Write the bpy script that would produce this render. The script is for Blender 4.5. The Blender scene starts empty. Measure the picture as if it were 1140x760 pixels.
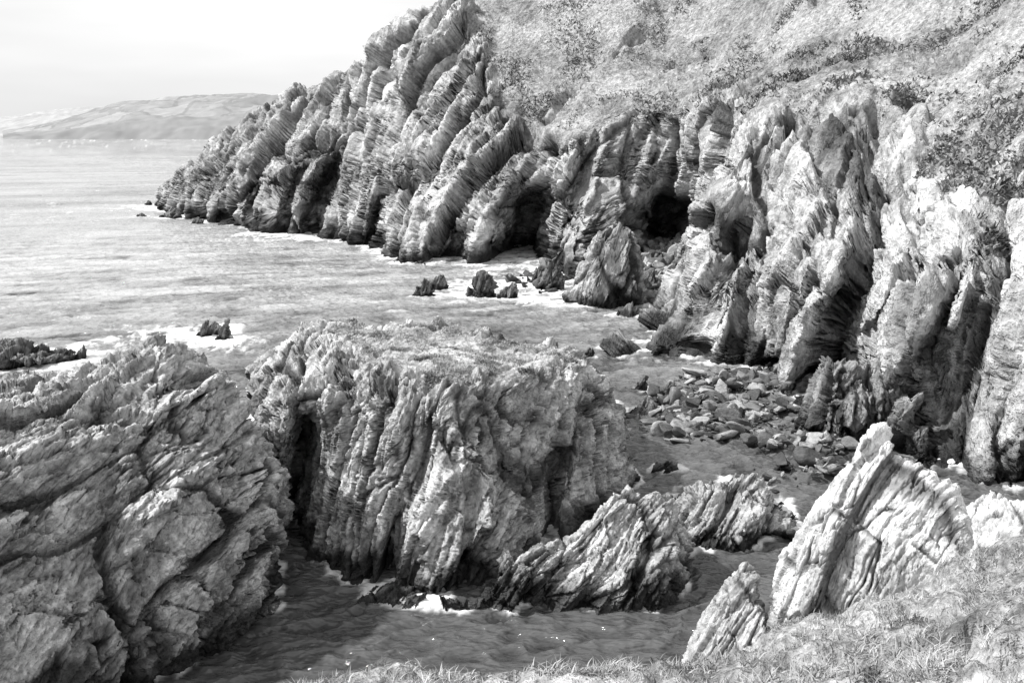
import bpy, bmesh, math, numpy as np
from mathutils import Vector, kdtree
# Unprojection through the camera: pixel column, row and forward distance in metres -> world metres.
TH=math.radians(11.9);HC=20.0;F=1108.0
cs,sn=math.cos(TH),math.sin(TH)
def W(p):
    if p[0]=='w': return np.array(p[1:],float)
    if p[0]=='b':
        u=(p[1]-570)/F;v=(380-p[2])/F;z=-0.8
        t=(HC-z)/(sn-v*cs); return np.array([u*t,t*(cs+v*sn),z])
    u=(p[0]-570)/F;v=(380-p[1])/F;t=p[2]/(cs+v*sn)
    return np.array([u*t,p[2],HC+t*(-sn+v*cs)])
def B(x,y): return ('b',x,y)
# ---------- noise ----------
def H(ix,iy,iz,s):
    h=(ix*374761393+iy*668265263+iz*1440662683+s*974634777)&0xffffffff
    h=h.astype(np.uint32); h^=h>>np.uint32(13); h=h*np.uint32(1274126177); h^=h>>np.uint32(16)
    h=h*np.uint32(2246822519); h^=h>>np.uint32(15)
    return h.astype(np.float32)/np.float32(4294967296.0)
def vn(p,s=0):
    f=np.floor(p);t=(p-f).astype(np.float32);i=f.astype(np.int64);t=t*t*t*(t*(t*6-15)+10)
    x,y,z=i[...,0],i[...,1],i[...,2];a,b,c=t[...,0],t[...,1],t[...,2]
    r=0
    for dx in(0,1):
        for dy in(0,1):
            for dz in(0,1):
                r=r+H(x+dx,y+dy,z+dz,s)*(a if dx else 1-a)*(b if dy else 1-b)*(c if dz else 1-c)
    return r*2-1
def fbm(p,o=4,s=0,g=.5):
    r=0;A=1;T=0
    for k in range(o):
        r=r+A*vn(p*(2.03**k)+k*17.3,s+k);T+=A;A*=g
    return r/T*1.6
def voro(p,s=0):
    b=np.floor(p-.5).astype(np.int64);sh=p.shape[:-1]
    f1=np.full(sh,9.,np.float32);f2=f1.copy();off=np.zeros(p.shape,np.float32);idr=np.zeros(p.shape,np.float32)
    for dx in(0,1):
        for dy in(0,1):
            for dz in(0,1):
                x=b[...,0]+dx;y=b[...,1]+dy;z=b[...,2]+dz
                h1=H(x,y,z,s);h2=H(x,y,z,s+1);h3=H(x,y,z,s+2)
                o=np.stack([p[...,0]-(x+.15+.7*h1),p[...,1]-(y+.15+.7*h2),p[...,2]-(z+.15+.7*h3)],-1).astype(np.float32)
                d=np.sqrt((o*o).sum(-1));m=d<f1
                f2=np.where(m,f1,np.minimum(f2,d));f1=np.where(m,d,f1)
                off=np.where(m[...,None],o,off)
                idr=np.where(m[...,None],np.stack([h1,h2,h3],-1),idr)
    idr=(idr*7.31)%1.0
    return f1,f2,idr,off
def ss(a,b,x):
    t=np.clip((x-a)/(b-a),0,1);return t*t*(3-2*t)
def basis(t,n0=(1,-.25,0)):
    t=np.array(t,float);t/=np.linalg.norm(t);n=np.array(n0,float);n-=t*n.dot(t);n/=np.linalg.norm(n)
    return n,t,np.cross(n,t)
LV=[(1.9,3.4,2.4,1.),(.8,5.,3.2,.58),(.32,4.5,3.2,.30),(.15,2.2,2.,.15)]   # jointed blocks, plates, laminae, chips
def rockdisp(P,bs,a,A,seed,lv):
    n,t,r=bs
    w=fbm(P/(a*12),2,seed+50)*a*1.1+fbm(P/(a*.8),2,seed+51)*a*.06
    q=np.stack([P@n+w,P@t,P@r+w*.5],-1)
    tot=0;cr=np.zeros(P.shape[:-1])
    for l in lv:
        sc,at,ar,am=LV[l];s=a*sc
        f1,f2,rr,off=voro(q/np.array([s,s*at,s*ar])+l*3.7,seed+l*5)
        d=(rr[...,0]-.5)*1.+off[...,0]*np.where(rr[...,1]>.35,1.1,-1.)+off[...,1]*(rr[...,2]-.5)*2.2+off[...,2]*(rr[...,1]-.5)*1.2
        deep=rr[...,2]>.5;c=1-ss(0,.07 if l==0 else .10,f2-f1)
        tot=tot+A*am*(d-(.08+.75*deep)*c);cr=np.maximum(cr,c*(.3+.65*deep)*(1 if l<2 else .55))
    return tot,cr,q
# ---------- loft ----------
def interp(C,t):
    n=C.shape[0];i=np.clip(np.floor(t).astype(int),0,n-2);f=(t-i)
    m=np.zeros_like(C)
    m[1:-1]=.5*(C[2:]-C[:-2]);m[0]=C[1]-C[0];m[-1]=C[-1]-C[-2]
    L=np.linalg.norm(C[1:]-C[:-1],axis=-1);Lm=np.minimum(L[1:],L[:-1])
    k=np.ones(m.shape[:-1]);k[1:-1]=np.minimum(1,1.3*Lm/(np.linalg.norm(m[1:-1],axis=-1)+1e-6));m*=k[...,None]
    f=f.reshape((-1,)+(1,)*(C.ndim-1));f2=f*f;f3=f2*f
    return C[i]*(2*f3-3*f2+1)+m[i]*(f3-2*f2+f)+C[i+1]*(3*f2-2*f3)+m[i+1]*(f3-f2)
def even(C,n):
    t=np.linspace(0,C.shape[0]-1,(C.shape[0]-1)*24+1);S=interp(C,t)
    d=np.linalg.norm(np.diff(S,axis=0),axis=-1);mid=.5*(S[1:]+S[:-1]);dist=np.linalg.norm(mid-np.array([0,0,HC]),axis=-1)
    m=(d/np.maximum(dist,8)).mean(1)+1e-6
    c=np.concatenate([[0],np.cumsum(m)]);return np.interp(np.linspace(0,c[-1],n),c,t)
def relax(Q,wd=21):
    nu=Q.shape[0]
    d=np.linalg.norm(np.diff(Q[...,:3],axis=0),axis=-1);mid=.5*(Q[1:,:,:3]+Q[:-1,:,:3])
    d=d/np.maximum(np.linalg.norm(mid-np.array([0,0,HC]),axis=-1),8)
    pw=np.pad(d,((0,0),(wd,wd)),'edge');c1=np.cumsum(np.concatenate([np.zeros((d.shape[0],1)),pw],1),1)
    d=(c1[:,2*wd+1:]-c1[:,:-2*wd-1])/(2*wd+1)
    d=d+d.mean(0)*.15
    c=np.concatenate([np.zeros((1,Q.shape[1])),np.cumsum(d,0)]);c/=c[-1]
    ref=np.linspace(0,1,nu)
    T=np.stack([np.interp(ref,c[:,j],ref) for j in range(Q.shape[1])],1)*(nu-1)
    i=np.clip(T.astype(int),0,nu-2);f=(T-i)[...,None];J=np.arange(Q.shape[1])[None]
    return Q[i,J]*(1-f)+Q[i+1,J]*f
def normals(P):
    du=np.gradient(P,axis=0);dv=np.gradient(P,axis=1);N=np.cross(du,dv)
    return N/(np.linalg.norm(N,axis=-1,keepdims=True)+1e-9)
def addattr(me,k,v):
    a=me.attributes.new(k,'FLOAT','POINT');a.data.foreach_set('value',np.ascontiguousarray(v,dtype=np.float32).reshape(-1))
def gridmesh(name,P,attrs,mat,smooth=False):
    nu,nv=P.shape[:2];me=bpy.data.meshes.new(name)
    co=P.reshape(-1,3).astype(np.float32)
    i=np.arange(nu*nv).reshape(nu,nv)
    q=np.stack([i[:-1,:-1],i[1:,:-1],i[1:,1:],i[:-1,1:]],-1).reshape(-1,4)
    fillmesh(me,co,q)
    for k,v in attrs.items(): addattr(me,k,v)
    if smooth: me.polygons.foreach_set('use_smooth',np.ones(len(q),bool))
    me.materials.append(mat);o=bpy.data.objects.new(name,me);bpy.context.scene.collection.objects.link(o);return o
def fillmesh(me,co,q):
    k=q.shape[1]
    me.vertices.add(len(co));me.vertices.foreach_set('co',co.astype(np.float32).ravel())
    me.loops.add(q.size);me.loops.foreach_set('vertex_index',q.astype(np.int32).ravel())
    me.polygons.add(len(q));me.polygons.foreach_set('loop_start',np.arange(0,q.size,k,dtype=np.int32))
    me.polygons.foreach_set('loop_total',np.full(len(q),k,np.int32));me.update(calc_edges=True)
coast=[]
def albedo(P,q,a,st,cr,g,st_,seed,face):
    lo,hi,wet,glo,ghi=st_
    s=.5+.5*(.7*fbm(q/np.array([a*.9,a*3.5,a*2.6]),4,seed+70,.65)*(1-.6*face)+.22*st+.35*face*fbm(P/(a*1.5),4,seed+79,.6))
    c=lo+(hi-lo)*ss(.08,.84,s)
    c=c*(1+.3*fbm(P/(a*6),3,seed+71))*(1+.34*fbm(P/(a*.5),3,seed+72,.65))
    li=ss(.25,.5,fbm(P/(a*1.3),4,seed+73,.6));c=c*(1-.45*li)+.62*.45*li*(hi/.6)
    c=c*(1-.8*ss(.2,1,cr))  # cracks and clefts darkened in the colour, deepening their shade
    zz=P[...,2]-fbm(P/(2.5),4,seed+74)*wet*.6-fbm(q/np.array([a*1.2,a*20,a*6]),2,seed+75)*wet*.5
    dry=ss(wet*.4,wet*1.2,zz);c=c*(.1+.9*dry)
    if g is not None:
        n=.5+.5*(.5*fbm(P/(a*4),4,seed+76,.6)+.5*fbm(P/(a*.35),4,seed+77,.7));gc=glo+(ghi-glo)*ss(.12,.85,n)
        gm=ss(.35,.65,g+.25*fbm(P/a,4,seed+78,.6));c=c*(1-gm)+gc*gm
    return np.clip(c,.015,.78),dry
def loft(name,cols,nu,nv,mat,bs,a,A,seed,tone,big=0,bigA=0,grassf=None,caves=(),levels=4,lean=.38,hum=.25):
    C=np.array([[W(p) for p in c] for c in cols])
    tu=even(C,nu);tv=even(C.transpose(1,0,2),nv)
    S=interp(C,tu);P=interp(S.transpose(1,0,2),tv).transpose(1,0,2)
    N0=normals(P);N=N0
    U=np.broadcast_to(tu[:,None],(nu,nv));V=np.broadcast_to(tv[None],(nu,nv))
    g=np.zeros((nu,nv)) if grassf is None else grassf(U,V,P)
    bigc=np.zeros((nu,nv))
    def rl(P,N0,g,bigc):
        Q=np.concatenate([P,N0,g[...,None],bigc[...,None]],-1)
        Q=relax(Q);Q=relax(Q.transpose(1,0,2)).transpose(1,0,2)
        return Q[...,:3],Q[...,3:6],Q[...,6],Q[...,7]
    if big:
        n,t,r=bs;w=fbm(P/(big*3),2,seed+33)*big*.45
        q=np.stack([P@n+w,P@t,P@r],-1);d=0
        for (sc,am,s2) in((1,1,40),(2.3,.5,45)):
            f1,f2,rr,off=voro(q/np.array([big,big*4.5,big*3.2])*sc,seed+s2)
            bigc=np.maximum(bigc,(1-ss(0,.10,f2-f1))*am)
            d=d+am*((rr[...,0]-.5)*1.1+off[...,0]*np.where(rr[...,1]>.3,1.1,-.9)+off[...,1]*(rr[...,2]-.5)*1.-.75*(1-ss(0,.14,f2-f1)))
        P=P+N*(d*bigA*(1-.93*g))[...,None]
    for (c,wx,wz,dep) in caves:
        c=W(c);dx=(P[...,0]-c[0])-lean*(P[...,2]-c[2]);dz=P[...,2]-c[2]
        dx=dx+fbm(P/2.5,2,5)*wx*.3
        gg=np.exp(-(np.abs(dx)/wx)**3-(np.abs(dz)/wz)**4-((P[...,1]-c[1])/30)**2)
        dirv=np.array([c[0],c[1],0]);dirv/=np.linalg.norm(dirv);P=P+dirv*(dep*gg)[...,None]
    if big: P,N0,g,bigc=rl(P,N0,g,bigc)
    def nrm():
        N=N0*.75+normals(P)*.25;return N/np.linalg.norm(N,axis=-1,keepdims=True)
    d,cr,q=rockdisp(P,bs,a,A,seed,[0]);P=P+nrm()*(d*(1-.93*g))[...,None]
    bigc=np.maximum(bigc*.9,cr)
    P,N0,g,bigc=rl(P,N0,g,bigc)
    N1=normals(P);face=ss(.62,.88,np.abs(N1@bs[0]))     # bedding-plane faces are smooth, broken edges are laminated
    K=7
    for ax in(0,1):
        pd=[(K,K) if x==ax else (0,0) for x in(0,1)];c1=np.cumsum(np.pad(face,pd,'edge'),ax)
        face=(np.take(c1,range(2*K,face.shape[ax]+2*K),ax)-np.take(c1,range(0,face.shape[ax]),ax))/(2*K)
    d,cr,q=rockdisp(P,bs,a,A,seed,list(range(1,levels)));d=d*(1-.6*face);cr=cr*(1-.6*face)
    st=fbm(q/np.array([a*.14,a*1.1,a*.6]),3,seed+91)*(1-.9*face)
    d=d+A*.05*st+A*(.14+.1*face)*fbm(P/(a*.25),4,seed+90,.65)
    P=P+nrm()*(d*(1-.93*g))[...,None]
    if grassf is not None:
        P=P+np.array([0,0,1.])*(g*(fbm(P/3,4,seed+7)*hum*2+np.abs(fbm(P/.8,3,seed+8))*hum))[...,None]
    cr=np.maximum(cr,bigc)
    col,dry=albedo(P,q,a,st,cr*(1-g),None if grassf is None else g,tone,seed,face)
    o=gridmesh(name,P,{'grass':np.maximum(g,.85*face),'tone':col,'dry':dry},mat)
    m=(np.abs(P[...,2])<.5);pts=P[m];coast.append(pts[::max(1,len(pts)//3000)])
    return o,P,normals(P),g
# ---------- materials ----------
class NT:
    def __init__(s,name):
        s.m=bpy.data.materials.new(name);s.m.use_nodes=True;s.t=s.m.node_tree
        s.bsdf=s.t.nodes['Principled BSDF']
    def n(s,typ,ins=None,**kw):
        x=s.t.nodes.new(typ)
        for k,v in kw.items(): setattr(x,k,v)
        if ins:
            for k,v in ins.items():
                if isinstance(v,bpy.types.NodeSocket): s.t.links.new(v,x.inputs[k])
                else: x.inputs[k].default_value=v
        return x
    def math(s,op,a,b=0.,c=0.,cl=False):
        x=s.n('ShaderNodeMath',{0:a,1:b,2:c},operation=op);x.use_clamp=cl;return x.outputs[0]
    def ramp(s,x,lo,hi,a=0.,b=1.,smooth=True):
        r=s.n('ShaderNodeMapRange',{'Value':x,'From Min':lo,'From Max':hi,'To Min':a,'To Max':b})
        if smooth:r.interpolation_type='SMOOTHSTEP'
        return r.outputs[0]
    def mix(s,f,a,b):
        x=s.n('ShaderNodeMix',{0:f,2:a,3:b});return x.outputs[0]
    def noise(s,v,sc,det=4,ro=.55):
        return s.n('ShaderNodeTexNoise',{'Vector':v,'Scale':sc,'Detail':det,'Roughness':ro}).outputs['Fac']
    def attr(s,k): return s.n('ShaderNodeAttribute',attribute_name=k).outputs['Fac']
    def out(s,col,rough=.9,bump=None,dist=.1,strength=1.):
        g=s.n('ShaderNodeCombineColor',{0:col,1:col,2:col}).outputs[0];s.t.links.new(g,s.bsdf.inputs['Base Color'])
        if isinstance(rough,bpy.types.NodeSocket): s.t.links.new(rough,s.bsdf.inputs['Roughness'])
        else: s.bsdf.inputs['Roughness'].default_value=rough
        if bump is not None:
            b=s.n('ShaderNodeBump',{'Height':bump,'Distance':dist,'Strength':strength});s.t.links.new(b.outputs[0],s.bsdf.inputs['Normal'])
        s.bsdf.inputs['Specular IOR Level'].default_value=.25
        return s.m
def rock_mat(name,bs,k=1.,dk=.4):
    m=NT(name);P=m.n('ShaderNodeNewGeometry').outputs['Position']
    def dot(v,c): return m.n('ShaderNodeVectorMath',{0:P,1:tuple(float(x)*c for x in v)},operation='DOT_PRODUCT').outputs['Value']
    q=m.n('ShaderNodeCombineXYZ',{0:dot(bs[0],1),1:dot(bs[1],.28),2:dot(bs[2],.45)}).outputs[0]
    n1=m.noise(q,3.5*k,4,.75);n3=m.noise(P,3.5*k,3,.7)
    g=m.attr('grass');s=m.mix(g,m.math('ADD',m.math('MULTIPLY',n1,.55),m.math('MULTIPLY',n3,.45)),n3)
    col=m.math('MULTIPLY',m.attr('tone'),m.ramp(s,.3,.7,.5,1.5,False))
    return m.out(col,m.mix(m.attr('dry'),.45,.92),s,dk/k)
bM=basis((.30,.12,.93));bL=basis((.5,.1,.85),(1,-.1,0));bI=basis((.2,.15,.97));bF=basis((.5,.2,.8));bK=basis((.42,.2,.88),(1,-.5,0))
mM=rock_mat('mat_headland',bM,.55);mL=rock_mat('mat_left_rock',bL,1.3)
mI=rock_mat('mat_island',bI,1.2);mF=rock_mat('mat_reef',bF,1.5)
mK=rock_mat('mat_slab',bK,1.4,.25);mD=rock_mat('mat_dark_rock',bM,1.0)
#      lo hi wet glo ghi
tM=(.14,.68,3.2,.15,.52);tL=(.13,.66,2.4,.2,.5);tI=(.16,.7,1.4,.3,.66);tF=(.12,.58,.9,.2,.5);tK=(.42,.78,.2,.2,.5);tD=(.04,.26,.7,.2,.5);tN=(.25,.62,.2,.09,.5)
# ---------- headland ----------
cols=[
[(178,232,262),(180,228,268),(185,225,275),(190,224,285),(200,222,295),(215,220,310),(240,218,330)],
[(182,240,250),(184,225,254),(188,212,258),(195,203,262),(215,196,275),(235,190,300),(250,205,330)],
[B(225,250),(222,225,226),(222,200,236),(228,178,246),(238,163,255),(250,158,285),(270,190,320)],
[B(285,262),(280,230,200),(280,190,215),(288,155,228),(302,125,240),(320,122,270),(330,170,310)],
[B(340,268),(335,225,194),(335,180,205),(338,140,216),(345,103,228),(370,100,260),(380,150,300)],
[B(395,276),(395,230,184),(390,180,194),(392,130,204),(405,70,214),(430,68,250),(440,120,290)],
[B(440,298),(440,250,160),(440,190,172),(445,120,185),(460,25,198),(490,25,240),(500,80,280)],
[B(500,300),(500,250,156),(495,190,168),(500,110,180),(512,5,192),(530,-20,230),(550,30,280)],
[B(545,302),(545,255,150),(545,200,158),(545,140,168),(555,60,182),(600,-70,215),(620,-20,280)],
[B(590,305),(588,260,150),(588,210,156),(590,155,163),(620,60,180),(690,-110,210),(700,-60,280)],
[B(625,318),(625,270,138),(630,210,146),(640,150,155),(670,60,175),(780,-160,205),(800,-100,280)],
[B(680,308),(680,260,146),(685,200,152),(700,120,158),(740,50,175),(850,-190,200),(900,-150,280)],
[B(735,300),(740,255,150),(738,200,153),(738,115,156),(790,45,170),(900,-200,195),(950,-150,280)],
[B(770,300),(775,250,146),(775,190,146),(775,110,148),(840,50,160),(950,-200,190),(1000,-160,270)],
[B(760,345),(775,290,118),(790,220,124),(800,120,130),(880,45,145),(1000,-200,180),(1050,-160,260)],
[B(690,404),(735,345,90),(785,225,98),(850,115,116),(940,45,135),(1060,-200,170),(1100,-160,250)],
[B(770,415),(790,350,86),(830,260,93),(890,110,112),(980,40,130),(1100,-200,165),(1150,-160,250)],
[B(860,432),(865,370,80),(890,270,87),(940,110,108),(1020,40,125),(1140,-200,160),(1200,-160,250)],
[B(930,460),(930,400,74),(950,300,80),(1000,130,100),(1070,40,118),(1200,-200,150),(1260,-160,240)],
[B(990,515),(985,440,64),(1010,330,70),(1060,155,90),(1120,30,110),(1260,-200,145),(1330,-160,235)],
[B(1050,545),(1050,460,58),(1070,340,63),(1110,165,80),(1180,30,100),(1340,-200,135),(1420,-160,225)],
[B(1130,550),(1125,470,56),(1140,350,59),(1170,185,72),(1260,30,92),(1450,-200,125),(1560,-160,215)],
[B(1260,560),(1250,470,52),(1260,360,54),(1290,200,62),(1400,30,82),(1600,-200,115),(1750,-160,205)],
[B(1450,580),(1450,480,46),(1450,370,48),(1480,200,54),(1600,50,70),(1900,-200,100),(2100,-160,195)]]
thr=np.array([5,5,4.4,4.3,4.3,4.3,4.4,4.2,3.7,3.2,3.0,3,3,3,3,3,2.95,2.95,2.95,2.95,2.9,2.85,2.8,2.8])
def gM(U,V,P):
    T=np.interp(U,np.arange(len(thr)),thr)
    g=ss(-.2,.2,V-T+.4*fbm(P/14,3,3)+.3*fbm(P/3,3,4))
    return g*(1-ss(.48,.68,fbm(P/np.array([7,7,12]),4,9)))
caves=[((588,268,150),3.9,6.5,28),((748,258,149),4.,4.5,22),((362,215,195),2.8,8,18),((290,225,205),3.5,4,16),((255,228,215),2.2,4,9),
((505,282,155),1.7,4,9),((893,385,80),1.3,4.5,6),((955,375,75),1.4,4.5,7),((828,310,88),1.,5,6),((1072,430,59),.7,5,2.5),((700,280,145),2,5,7),((640,225,146),1.5,8,8),((420,250,172),1.8,5,8),((1040,330,66),.6,5,2.5),((325,215,198),1.6,6,8)]
head,PM,NM,GM=loft('headland_cliffs',cols,1180,590,mM,bM,2.0,1.0,11,tM,big=8,bigA=2.7,grassf=gM,caves=caves,hum=.4,lean=.3)
Lc=[[B(-150,950),(-120,650,27),(-100,480,31),(-90,430,36),(-80,440,44),B(-60,500)],
[B(-20,890),(10,680,29),(30,520,33),(40,425,38),(40,420,44),B(20,520)],
[B(90,850),(105,680,31),(115,520,35),(120,402,39),(125,400,45),B(120,520)],
[B(170,800),(175,670,33),(178,510,36.5),(178,388,40),(180,390,45),B(190,530)],
[B(235,755),(240,660,35),(238,530,38),(232,425,41),(228,425,45),B(235,560)],
[B(285,715),(290,650,37.5),(288,570,39.5),(285,490,41.5),(280,490,44),B(280,600)],
[B(316,695),(316,685,39),(314,665,40),(310,645,41.5),(305,640,43),B(300,640)]]
loft('sea_rock',Lc,540,540,mL,bL,.75,.42,21,tL,big=2.6,bigA=.68)
Ic=[[B(300,600),(292,560,47),(290,500,48),(284,450,49),(275,428,54),(280,420,60),B(280,480)],
[B(345,650),(342,590,43.5),(335,520,45),(318,440,47),(310,405,54),(318,385,62),B(300,450)],
[B(400,672),(400,600,42.2),(395,520,43.6),(385,425,45.5),(360,380,53),(350,360,61),B(340,440)],
[B(470,680),(465,600,41.5),(455,520,42.6),(450,432,44.),(440,388,52),(440,364,60),B(430,430)],
[B(540,672),(535,600,41.8),(520,520,43),(510,432,44.3),(510,393,52),(515,370,60),B(520,430)],
[B(610,640),(600,580,44.2),(580,500,45.5),(565,425,46.6),(572,396,53),(578,378,60),B(580,430)],
[B(665,590),(655,550,49),(642,480,50),(632,408,51.5),(628,398,55),(628,388,60),B(640,430)],
[B(705,560),(698,530,53),(690,490,54),(670,435,56),(655,418,58),(645,405,61),B(670,440)],
[B(712,545),(712,535,55),(708,528,56),(700,515,58),(690,500,60),(685,480,63),B(700,470)]]
def gI(U,V,P): return ss(-.3,.35,np.minimum(np.minimum(V-3.1,4.75-V),np.minimum(U-2.3,6.6-U))+.6*fbm(P/2.5,4,4))*.9
_,PI,NI,GI=loft('rocky_islet',Ic,620,580,mI,bI,.7,.42,31,tI,big=3.0,bigA=.6,grassf=gI,hum=.13,
 caves=[((612,585,45),.7,2.4,4.),((330,575,44.5),.95,4,9),((440,630,42),.45,2,2.5),((520,600,42.5),.3,3,1.2)],lean=.15)
Fc=[[B(498,695),(500,690,38.6),(505,685,39),(510,680,39.5),B(515,672)],
[B(545,698),(545,670,38.8),(550,635,39.8),(560,628,41.2),B(575,650)],
[B(620,700),(620,660,39),(625,603,40.3),(635,598,42),B(640,630)],
[B(680,700),(680,640,39.5),(685,552,41.5),(695,548,43.5),B(695,600)],
[B(735,695),(738,650,39.5),(738,575,41.5),(740,570,43.5),B(740,600)],
[B(768,660),(770,640,42.2),(768,620,43),(765,612,44),B(765,610)]]
loft('reef_rock',Fc,380,280,mF,bF,.55,.32,41,tI,big=2,bigA=.45)
Gc=[[B(730,590),(732,580,49),(735,570,50),(738,562,51),B(740,560)],
[B(770,620),(770,590,46),(775,545,48),(780,537,50),B(780,550)],
[B(820,625),(822,590,45.5),(820,540,48),(818,530,50),B(815,545)],
[B(860,615),(862,590,46.5),(858,560,48),(850,550,50),B(850,550)],
[B(888,590),(887,582,48.8),(885,575,49.6),(880,568,50.5),B(875,562)]]
loft('reef_rock.001',Gc,240,180,mF,bF,.55,.32,51,tF,big=2,bigA=.4)
Hc=[[B(398,680),(400,672,40),(405,665,40.7),(408,662,41.2),B(410,660)],
[B(430,690),(430,670,39.6),(432,652,40.6),(436,650,41.3),B(440,665)],
[B(470,690),(470,678,39.2),(472,662,40.4),(474,660,41),B(476,668)],
[B(505,685),(505,682,39.3),(505,678,39.8),(505,675,40.1),B(505,672)]]
loft('reef_rock.002',Hc,140,90,mF,bF,.4,.22,55,tF)
Sc=[[B(622,340),(625,330,118),(632,325,119),(640,320,121),B(645,318)],
[B(650,348),(650,320,113),(655,280,114.5),(660,272,117),B(660,320)],
[B(680,350),(680,310,112.5),(680,256,114.5),(682,252,117),B(685,320)],
[B(705,348),(706,310,113),(705,262,115),(703,260,117),B(705,320)],
[B(712,345),(713,330,115),(712,315,116),(711,312,117),B(711,325)]]
loft('cove_stack',Sc,200,200,mM,bM,1.3,.6,61,(.1,.6,2,.1,.4),big=4,bigA=.7)
Tc=[[B(870,480),(875,470,66.5),(882,460,67.5),(885,455,68),B(888,450)],
[B(910,500),(912,460,63),(918,400,65),(922,396,66.5),B(925,450)],
[B(950,502),(950,460,62.5),(960,415,64),(965,412,66),B(970,460)],
[B(1000,515),(1000,470,61),(1005,415,62.5),(1010,412,65),B(1015,470)],
[B(1030,540),(1030,520,57),(1030,490,60),(1030,480,62),B(1035,500)]]
loft('cliff_foot_rock',Tc,280,200,mD,bM,.9,.6,71,(.06,.42,1.5,.2,.5),big=2.5,bigA=1.)
Kc=[[(842,712,30),(845,700,30.2),(850,690,30.5),(855,685,31),(860,700,33)],
[(870,725,29),(875,680,29.5),(880,625,30.3),(886,615,31),(890,690,34)],
[(920,725,28.5),(915,640,29.2),(922,555,30.3),(929,545,31.2),(940,660,35)],
[(970,730,28),(962,620,28.8),(965,505,30.2),(975,495,31.3),(985,640,35)],
[(1020,720,27.5),(1015,620,28.3),(1016,518,29.6),(1024,512,30.6),(1030,650,35)],
[(1065,700,27),(1065,640,27.6),(1066,575,28.6),(1072,572,29.5),(1075,670,34)],
[(1100,680,27),(1098,660,27.5),(1095,640,28),(1095,637,28.6),(1100,660,32)]]
loft('rock_pinnacle',Kc,440,340,mK,bK,1.0,.27,82,tK,big=2.6,bigA=.28)
Jc=[[(758,738,30),(762,730,30.5),(768,724,31),(772,722,31.5),(775,735,33)],
[(790,742,29.5),(790,710,30),(795,672,30.8),(800,670,31.5),(800,740,34)],
[(825,745,29),(823,700,29.7),(826,637,30.7),(830,635,31.3),(830,740,34)],
[(850,740,28.8),(850,710,29.3),(850,680,30),(853,678,30.8),(855,740,34)],
[(875,730,28.8),(873,720,29.2),(870,712,29.8),(870,710,30.5),(870,725,33)]]
loft('rock_pinnacle.001',Jc,200,180,mK,bK,.4,.16,85,(.16,.6,.2,.2,.5),big=1,bigA=.2)
Mc=[[(1040,620,34),(1045,600,35),(1050,580,36),(1055,575,37),(1060,660,42)],
[(1080,640,32),(1085,590,33.5),(1090,556,35),(1095,553,37),(1100,650,42)],
[(1130,640,31),(1135,590,32.5),(1140,550,34),(1145,546,36),(1150,640,42)],
[(1240,640,29),(1240,590,30.5),(1240,540,32),(1245,536,34),(1250,640,42)]]
loft('shore_outcrop',Mc,240,180,mK,bK,.8,.22,88,(.3,.7,.2,.2,.5),big=2,bigA=.3)
# ---------- foreground bank ----------
Nc=[[('w',-9,-3,18.4),('w',-6,4,16.5),(250,815,13.5),(260,850,15),(270,900,22)],
[('w',-5,-3,18.4),('w',-3,4,16.5),(420,776,14.5),(425,805,16),B(430,850)],
[('w',-1,-3,18.4),('w',0,4,16.5),(600,762,15),(605,790,16.5),B(610,840)],
[('w',2.5,-3,18.4),('w',2.5,4.5,16.6),(740,764,15.5),(740,790,17.5),B(740,820)],
[('w',5,-3,18.5),('w',5,5,16.6),(815,750,17),(812,768,21),B(800,765)],
[('w',7,-3,18.5),('w',7,6,16.5),(880,708,20),(870,725,25),B(850,720)],
[('w',9,-3,18.6),('w',10,7,16.5),(1000,672,22),(990,700,27),B(960,700)],
[('w',12,-3,18.8),('w',12,8,16.5),(1070,640,23),(1060,670,28),B(1030,660)],
[('w',14,-3,19),('w',14,9,16.5),(1140,610,24),(1140,640,29),B(1120,620)],
[('w',18,-3,19),('w',18,10,16.5),(1260,585,25),(1260,620,31),B(1260,600)],
[('w',26,-3,19),('w',26,10,17),(1450,560,26),(1450,600,33),B(1450,590)]]
mN=rock_mat('mat_bank',bK,1.8)
def gN(U,V,P): return (1-ss(2.2,2.9,V+.3*fbm(P/2,3,4)))*(1-.9*ss(.25,.5,fbm(P/1.5,4,14)))
_,PN,NN,GN=loft('grassy_bank',Nc,460,400,mN,bK,.35,.12,95,tN,grassf=gN,hum=.26)
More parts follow.
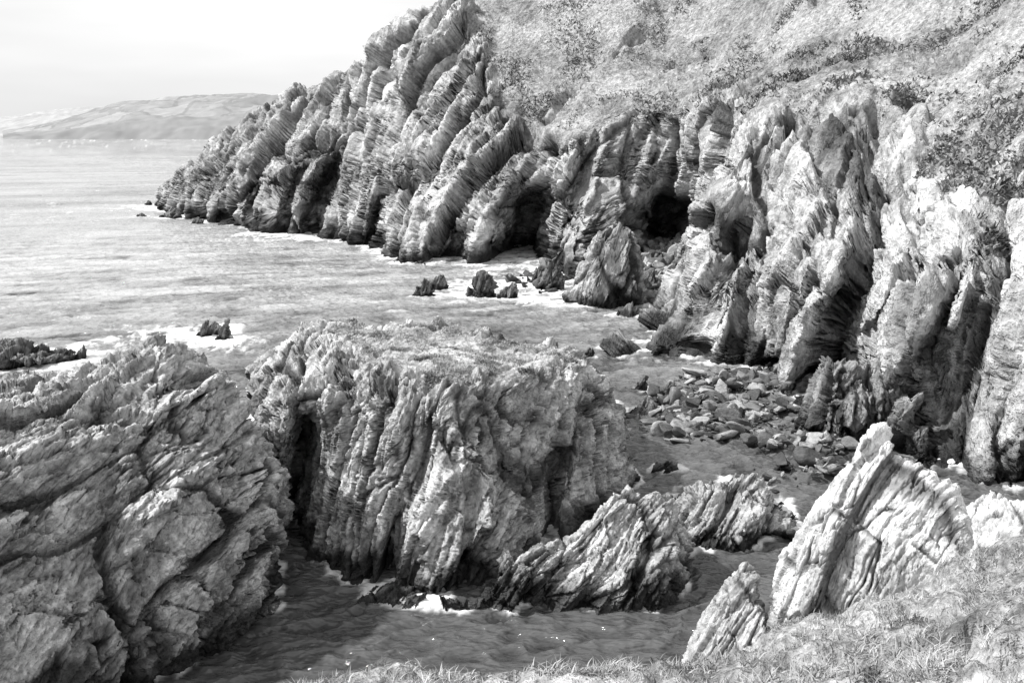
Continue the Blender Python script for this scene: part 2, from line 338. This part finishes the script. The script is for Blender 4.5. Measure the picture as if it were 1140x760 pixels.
# ---------- grass ----------
def blades(name,P,N,G,count,h,w,mat,seed,lim,clump=1.,spread=.5):
    r=np.random.default_rng(seed);m=(G>.45)&lim(P);idx=np.argwhere(m)
    cl=fbm(P[m]/clump,3,seed);pr=np.clip(cl*1.5+.15,0.01,1)
    dd=np.linalg.norm(P[m]-np.array([0,0,HC]),axis=-1)
    area=np.linalg.norm(np.cross(np.gradient(P,axis=0)[m],np.gradient(P,axis=1)[m]),axis=-1)
    pr=pr*area/dd;pr/=pr.sum()
    ch=r.choice(len(idx),count,p=pr);s=idx[ch];b=P[s[:,0],s[:,1]]+r.normal(0,.04,(count,3))*[1,1,.1]*(h/.15)
    a=r.uniform(0,2*np.pi,count);hh=h*r.uniform(.4,1.4,count)*np.clip(.7+cl[ch],.4,1.5);ww=w*r.uniform(.6,1.3,count)
    sd=np.stack([np.cos(a),np.sin(a),a*0],-1)*ww[:,None]*.5
    ln=r.normal(0,spread,(count,2))+[.25,0];up=np.stack([ln[:,0],ln[:,1],np.ones(count)],-1);up/=np.linalg.norm(up,axis=1)[:,None]
    mid=b+up*hh[:,None]*.55;up2=up+np.stack([ln[:,0],ln[:,1],-.4*np.ones(count)],-1)*.8
    tip=mid+up2*hh[:,None]*.45
    co=np.stack([b-sd,b+sd,mid+sd*.7,mid-sd*.7,tip],1).reshape(-1,3)
    k=np.arange(count)*5
    q=np.concatenate([np.stack([k,k+1,k+2],-1),np.stack([k,k+2,k+3],-1),np.stack([k+3,k+2,k+4],-1)])
    me=bpy.data.meshes.new(name);fillmesh(me,co,q)
    t=np.clip(r.random(count)*.55+.45*(.5+1.1*fbm(b/(clump*.7),3,seed+9)),0,1);addattr(me,'tone',np.repeat(t,5))
    me.materials.append(mat);o=bpy.data.objects.new(name,me);bpy.context.scene.collection.objects.link(o)
def leafmat(name,lo,hi):
    m=NT(name);return m.out(m.ramp(m.attr('tone'),0,1,lo,hi,False),.75)
gm1=leafmat('mat_grass',.06,.6);gm2=leafmat('mat_scrub',.04,.3)
blades('grass',PN,NN,GN,90000,.14,.018,gm1,1,lambda P:(P[...,1]>7)&(P[...,0]<22)&(P[...,0]>-6),clump=.7,spread=.8)
blades('grass.001',PI,NI,GI,34000,.17,.045,gm1,2,lambda P:P[...,2]>4,clump=1.2,spread=.8)
blades('gorse_scrub',PM,NM,GM,75000,.6,.25,gm2,13,lambda P:(P[...,1]<230)&(P[...,2]<75)&(P[...,0]+8*fbm(P/10,2,5)>22),clump=7.,spread=.9)
blades('gorse_scrub.001',PM,NM,GM,12000,.5,.2,gm2,23,lambda P:(P[...,1]<230)&(P[...,2]<75)&(P[...,0]<26),clump=6.,spread=.9)
# ---------- boulders ----------
bm=bmesh.new();bmesh.ops.create_icosphere(bm,subdivisions=3,radius=1);bm.verts.ensure_lookup_table()
ico=np.array([v.co[:] for v in bm.verts]);icf=np.array([[v.index for v in f.verts] for f in bm.faces]);bm.free()
def boulder(r,size):
    p=ico*1.25
    for k in range(11):
        n=r.normal(size=3);n/=np.linalg.norm(n);h=r.uniform(.3,.75)
        d=np.maximum(0,p@n-h);p-=d[:,None]*n
    p=p*size
    a=r.normal(.9,.5);tl=r.normal(0.25,.3);R=np.array([[math.cos(a),-math.sin(a),0],[math.sin(a),math.cos(a),0],[0,0,1]])
    R2=np.array([[math.cos(tl),0,math.sin(tl)],[0,1,0],[-math.sin(tl),0,math.cos(tl)]])
    p=p@R2.T@R.T
    return p+.05*size.min()*fbm(p/size.min()*1.5+r.uniform(0,99),2,3)[:,None]
def inside(pw,x,y):
    c=False;j=len(pw)-1
    for i in range(len(pw)):
        if (pw[i,1]>y)!=(pw[j,1]>y) and x<(pw[j,0]-pw[i,0])*(y-pw[i,1])/(pw[j,1]-pw[i,1])+pw[i,0]: c=not c
        j=i
    return c
def boulders(name,poly,count,smin,smax,zf,mat,seed,flat,lo,hi,wet,pw_=2.2,nse=0):
    r=np.random.default_rng(seed);pw=np.array([W(B(*p))[:2] for p in poly]);co=[];fs=[];tn=[];n=0
    l_,h_=pw.min(0),pw.max(0)
    while n<count:
        x,y=r.uniform(l_,h_)
        if not inside(pw,x,y): continue
        if nse and fbm(np.array([[x/4,y/6,0.]]),2,seed)[0]*1.2+.55<r.random(): continue
        s=smin*(smax/smin)**(r.random()**pw_)
        p=boulder(r,np.array([s,s*r.uniform(.4,.8),s*flat*r.uniform(.6,1.5)]))+[x,y,zf(x,y)+s*.05]
        co.append(p);fs.append(icf+n*len(ico));tn.append(np.full(len(ico),lo+(hi-lo)*r.random()**1.8));n+=1
    me=bpy.data.meshes.new(name);co=np.concatenate(co);fillmesh(me,co,np.concatenate(fs));me.materials.append(mat)
    t=np.concatenate(tn)*(1+.3*fbm(co/.5,3,seed));dry=ss(wet*.3,wet*1.3,co[:,2]+.3*fbm(co/1.5,2,seed))
    addattr(me,'tone',t*(.25+.75*dry));addattr(me,'dry',dry);addattr(me,'grass',dry*0)
    o=bpy.data.objects.new(name,me);bpy.context.scene.collection.objects.link(o)
mB=rock_mat('mat_boulder',basis((1,.2,.1),(0,0,1)),2.)
bz=lambda x,y:.0+.34*max(0,min(1,(x-9)/7))
boulders('boulder_beach',[(695,460),(750,430),(860,425),(890,470),(950,500),(945,548),(850,556),(780,510),(700,500)],1250,.2,1.5,bz,mB,5,.42,.08,.46,.32,2.4,1)
boulders('cove_boulders',[(706,345),(712,295),(762,288),(765,345),(720,350)],330,.4,2.2,lambda x,y:.1+(y-110)*.05,mB,6,.55,.14,.55,.5)
boulders('boulder_debris',[(560,318),(620,300),(640,330),(600,335)],40,.6,2.5,lambda x,y:.0,mD,8,.6,.06,.25,.6)
boulders('inlet_boulders',[(790,560),(900,545),(960,600),(880,640),(800,630)],26,.25,1.1,lambda x,y:-.05,mB,9,.5,.05,.2,.6)
def bed(name,poly,z0,z1,seed):
    pw=np.array([W(B(*p))[:2] for p in poly]);l_,h_=pw.min(0)-2,pw.max(0)+2
    X,Y=np.meshgrid(np.linspace(l_[0],h_[0],220),np.linspace(l_[1],h_[1],260),indexing='ij')
    P=np.stack([X,Y,X*0],-1)
    j=np.roll(pw,-1,0);D=np.full(X.shape,99.)
    for a,b in zip(pw,j):
        ab=b-a;t=np.clip(((X-a[0])*ab[0]+(Y-a[1])*ab[1])/(ab@ab),0,1);D=np.minimum(D,np.hypot(X-a[0]-t*ab[0],Y-a[1]-t*ab[1]))
    ins=np.array([[inside(pw,x,y) for x,y in zip(rx,ry)] for rx,ry in zip(X,Y)]);D=np.where(ins,D,-D)
    f1,f2,rr,off=voro(P/.45,seed)
    P[...,2]=z0+(z1-z0)*ss(-1.5,4,D)+.35*fbm(P/4,3,seed)+.16*(1-f1)+.05*fbm(P/.2,2,seed)
    gridmesh(name,P,{'tone':(.04+.15*rr[...,0])*(1-.5*(1-ss(0,.15,f2-f1))),'dry':X*0+.2,'grass':X*0},mB)
bed('shingle_beach',[(730,445),(860,428),(890,470),(950,500),(945,540),(860,545),(790,495)],-1.2,-.02,77)
bed('cove_beach',[(706,345),(712,295),(775,280),(780,345)],-1.5,.6,78)
def spike(name,px,py,wpx,hpx,seed,mat):
    c=W(B(px,py));t=c[1]
    w=wpx/F*t*.5;h=hpx/F*t;cols=[]
    for k,(a,f) in enumerate([(-1,.05),(-.5,.6),(0,1),(.5,.7),(1,.05)]):
        x=c[0]+a*w+f*h*.12;cols.append([('w',x-f*h*.1,c[1]-w*.7*f,-.6),('w',x,c[1]-w*.35*f,h*f*.6-.3),('w',x+f*h*.1,c[1],h*f),('w',x,c[1]+w*.4*f,h*f*.7-.3),('w',x,c[1]+w*.8*f,-.8)])
    loft(name,cols,60,50,mat,bM,max(.25,w*.3),max(.2,h*.16),seed,tD,levels=3)
sp=[(470,338,28,22),(488,330,26,18),(535,337,34,28),(565,340,22,20),(612,330,30,44),(597,322,20,20),(228,383,18,18),(250,388,20,24),(238,380,26,14),
(712,447,16,20),(742,454,26,20),(190,247,26,12),(220,254,18,8),(165,232,10,6),(158,245,14,4),(655,408,14,12),(716,472,44,16),(740,540,40,16),(700,360,40,14),(780,462,26,12),(720,330,30,22)]
for i,s in enumerate(sp): spike('sea_rock.%03d'%(i+1),*s,200+i*7,mD)
Rc=[[B(-60,420),(-60,395,84),(-60,378,87),(-60,378,92),B(-60,395)],
[B(0,416),(0,400,82),(5,378,85),(8,377,90),B(10,392)],
[B(45,412),(45,403,83),(45,392,85),(45,391,88),B(48,396)],
[B(75,406),(75,402,85),(75,396,86),(75,395,88),B(75,398)],
[B(95,404),(95,403,86),(95,402,86.5),(95,401,87),B(95,401)]]
loft('reef_rock.003',Rc,200,90,mD,bM,.7,.5,301,tD,big=2,bigA=.5)
# ---------- sea ----------
al=np.concatenate([np.radians(np.linspace(-85,-30,40,endpoint=False)),np.radians(np.linspace(-30,30,620,endpoint=False)),np.radians(np.linspace(30,85,40))])
rr=np.exp(np.linspace(math.log(28),math.log(900),820));rr=np.concatenate([[10,18,24],rr,np.exp(np.linspace(math.log(930),math.log(30000),30))])
A_,R_=np.meshgrid(al,rr,indexing='ij');X=R_*np.sin(A_);Y=R_*np.cos(A_)
Pp=np.stack([X,Y,X*0],-1);fade=1/(1+(R_/900)**2)
c30,s30=math.cos(.35),math.sin(.35);Pr=np.stack([X*c30+Y*s30,-X*s30+Y*c30,X*0],-1)
Pw=Pr+np.stack([fbm(Pr/3,2,81),fbm(Pr/3,2,82),X*0],-1)*.5
wa=fbm(Pr/np.array([14,6,1]),3,60);wb=1-2*np.abs(fbm(Pr/np.array([4.,1.7,1]),4,61,.6));wc=1-2*np.abs(fbm(Pw/np.array([1.5,.75,1]),2,62,.45))
Z=fade*(.22*wa*ss(40,90,Y)+.15*wb*ss(35,75,R_)+.03*wb+.11*wc*ss(160,60,R_))
SP=np.stack([X,Y,Z],-1)
ca=np.concatenate(coast);kd=kdtree.KDTree(len(ca))
for i,c in enumerate(ca): kd.insert((c[0],c[1],0),i)
kd.balance()
ok=(R_<340)&(np.abs(A_)<.6);sub=ok[::2,::2];dd=np.full(sub.shape,99.);xs=X[::2,::2];ys=Y[::2,::2]
for i,j in np.argwhere(sub): dd[i,j]=kd.find((xs[i,j],ys[i,j],0))[2]
D=np.repeat(np.repeat(dd,2,0),2,1)[:X.shape[0],:X.shape[1]]
D[1:-1,1:-1]=(D[:-2,1:-1]+D[2:,1:-1]+D[1:-1,:-2]+D[1:-1,2:]+D[1:-1,1:-1])/5
n1=fbm(Pp/1.8,5,63,.65);n2=fbm(Pp/16,3,64);expo=.1+.9*ss(60,110,Y-.8*X)
reach=(1.1+6*np.clip(n2+.25,0,1.2))*expo*(1+R_/220)
fo=(1-D/reach)*1.1+n1*1.0-.35
lace=1-np.abs(fbm(Pp/3.0,4,66,.6))*4
fo2=ss(.4,.95,lace)*ss(1.,.0,D/(reach*3.5)) *.65*ss(-.1,.4,n2)
fm=np.clip(ss(.0,.85,fo)*.9*ss(2.2,1.2,D/reach)+np.clip(fo2,0,1)*expo,0,1)
caps=ss(.6,.85,fbm(Pr/np.array([5,2,1]),4,68,.6))*ss(-.1,.5,fbm(Pp/40,2,69))*ss(80,120,R_)*.5*ss(600,300,R_)
fm=np.clip(fm+caps,0,1)
n3=fbm(Pr/np.array([60,22,1]),4,67,.6);n4=fbm(Pr/np.array([7,2.6,1]),4,70,.72);n5=fbm(Pr/np.array([40,14,1]),5,71,.75)
SPc=SP.copy();SPc[...,2]+=.12*fm*np.clip(n1+.5,0,1.5)
ff_=ss(300,120,R_)*ss(40,80,R_)
base=(.09+.27*ss(45,170,R_))*(1+.15*n3+.75*n4*ff_+.5*n5*ss(120,300,R_)+.3*wb*ff_+.3*wc*ss(90,50,R_))  # sky sheen growing with distance and ripple highlights painted into the water colour
m=NT('mat_sea');P=m.n('ShaderNodeNewGeometry').outputs['Position']
mp=m.n('ShaderNodeMapping',{'Vector':P,'Rotation':(0,0,.35),'Scale':(.55,1,1)}).outputs[0]
w1=m.noise(mp,1.8,2,.5);ff=m.attr('foam')
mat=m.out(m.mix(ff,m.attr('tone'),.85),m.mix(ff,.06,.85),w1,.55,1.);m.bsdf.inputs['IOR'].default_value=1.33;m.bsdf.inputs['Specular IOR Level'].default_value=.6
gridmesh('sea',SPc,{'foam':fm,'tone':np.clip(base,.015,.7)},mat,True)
# ---------- distant coast ----------
m=NT('mat_distant_coast');mC=m.out(m.attr('tone'),1.)  # haze painted into the tones: pale and flat, paler on the farther hills
def hill(name,prof,d0,dep,seed,mat,fl,fh,wd):
    px=np.array([p[0] for p in prof],float);py=np.array([p[1] for p in prof],float)
    xs=np.linspace(px[0],px[-1],420);hs=np.interp(xs,px,py);v=np.linspace(0,1,120)**1.3
    X=((xs-570)/F)[:,None]*(d0*1.0+v[None]*dep);Y=np.broadcast_to(d0+v[None]*dep,X.shape)
    Hh=((147-hs)/F)[:,None]*(d0+.5*dep)+20
    P=np.stack([X,Y,X*0],-1);vb=v[None]+.03*fbm(P/300,3,seed+3)
    prf=np.where(vb<.08,np.clip(vb,0,1)/.08*.42,.42+.58*np.sin(np.clip((vb-.08)/.5,0,1)*np.pi/2))*np.where(vb>.75,1-(vb-.75)/.25*.8,1)
    Z=Hh*prf+fbm(P/400,4,seed)*Hh*.07+fbm(P/60,3,seed)*6-3
    f1,f2,rr,off=voro(P/np.array([130,210,400])+.3,seed+5)
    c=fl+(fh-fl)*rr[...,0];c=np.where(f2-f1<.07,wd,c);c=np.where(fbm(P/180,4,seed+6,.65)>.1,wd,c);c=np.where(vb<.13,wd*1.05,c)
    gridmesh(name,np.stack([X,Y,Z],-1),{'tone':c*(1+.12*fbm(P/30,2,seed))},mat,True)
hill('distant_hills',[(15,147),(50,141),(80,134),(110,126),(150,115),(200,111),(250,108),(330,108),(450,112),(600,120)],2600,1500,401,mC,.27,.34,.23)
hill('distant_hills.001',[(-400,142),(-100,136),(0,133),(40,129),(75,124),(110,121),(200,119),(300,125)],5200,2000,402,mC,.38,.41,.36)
# ---------- light ----------
az=math.radians(-100);el=math.radians(49)
w=bpy.data.worlds.new('World');bpy.context.scene.world=w;w.use_nodes=True;nt=w.node_tree;bg=nt.nodes['Background']
sk=nt.nodes.new('ShaderNodeTexSky');sk.sky_type='NISHITA';sk.sun_disc=False;sk.sun_elevation=el;sk.sun_rotation=az;sk.dust_density=3;sk.altitude=10
bw=nt.nodes.new('ShaderNodeRGBToBW');nt.links.new(sk.outputs[0],bw.inputs[0])
tc=nt.nodes.new('ShaderNodeTexCoord');mpn=nt.nodes.new('ShaderNodeMapping');mpn.inputs['Scale'].default_value=(1,1,5);nt.links.new(tc.outputs['Generated'],mpn.inputs[0])
cn=nt.nodes.new('ShaderNodeTexNoise');cn.inputs['Scale'].default_value=1.8;cn.inputs['Detail'].default_value=4;nt.links.new(mpn.outputs[0],cn.inputs['Vector'])
mr=nt.nodes.new('ShaderNodeMapRange');mr.inputs['From Min'].default_value=.35;mr.inputs['From Max'].default_value=.65;mr.inputs['To Min'].default_value=8.;mr.inputs['To Max'].default_value=10.2;nt.links.new(cn.outputs['Fac'],mr.inputs[0])
mx=nt.nodes.new('ShaderNodeMix');mx.inputs[0].default_value=.85;nt.links.new(bw.outputs[0],mx.inputs[2]);nt.links.new(mr.outputs[0],mx.inputs[3])
nt.links.new(mx.outputs[0],bg.inputs[0]);bg.inputs[1].default_value=.112
s=bpy.data.lights.new('sun','SUN');s.energy=5.;s.angle=math.radians(1.5);so=bpy.data.objects.new('sun',s);bpy.context.scene.collection.objects.link(so)
dv=Vector((math.sin(az)*math.cos(el),math.cos(az)*math.cos(el),math.sin(el)))
so.rotation_euler=dv.to_track_quat('Z','Y').to_euler()
cam=bpy.data.cameras.new('camera');cam.lens=35;cam.sensor_width=36;cam.clip_end=60000;co=bpy.data.objects.new('camera',cam);bpy.context.scene.collection.objects.link(co)
co.location=(0,0,HC);co.rotation_euler=(math.radians(90-11.9),0,0);bpy.context.scene.camera=co
sc=bpy.context.scene;sc.view_settings.view_transform='Standard';sc.view_settings.look='None';sc.view_settings.exposure=0
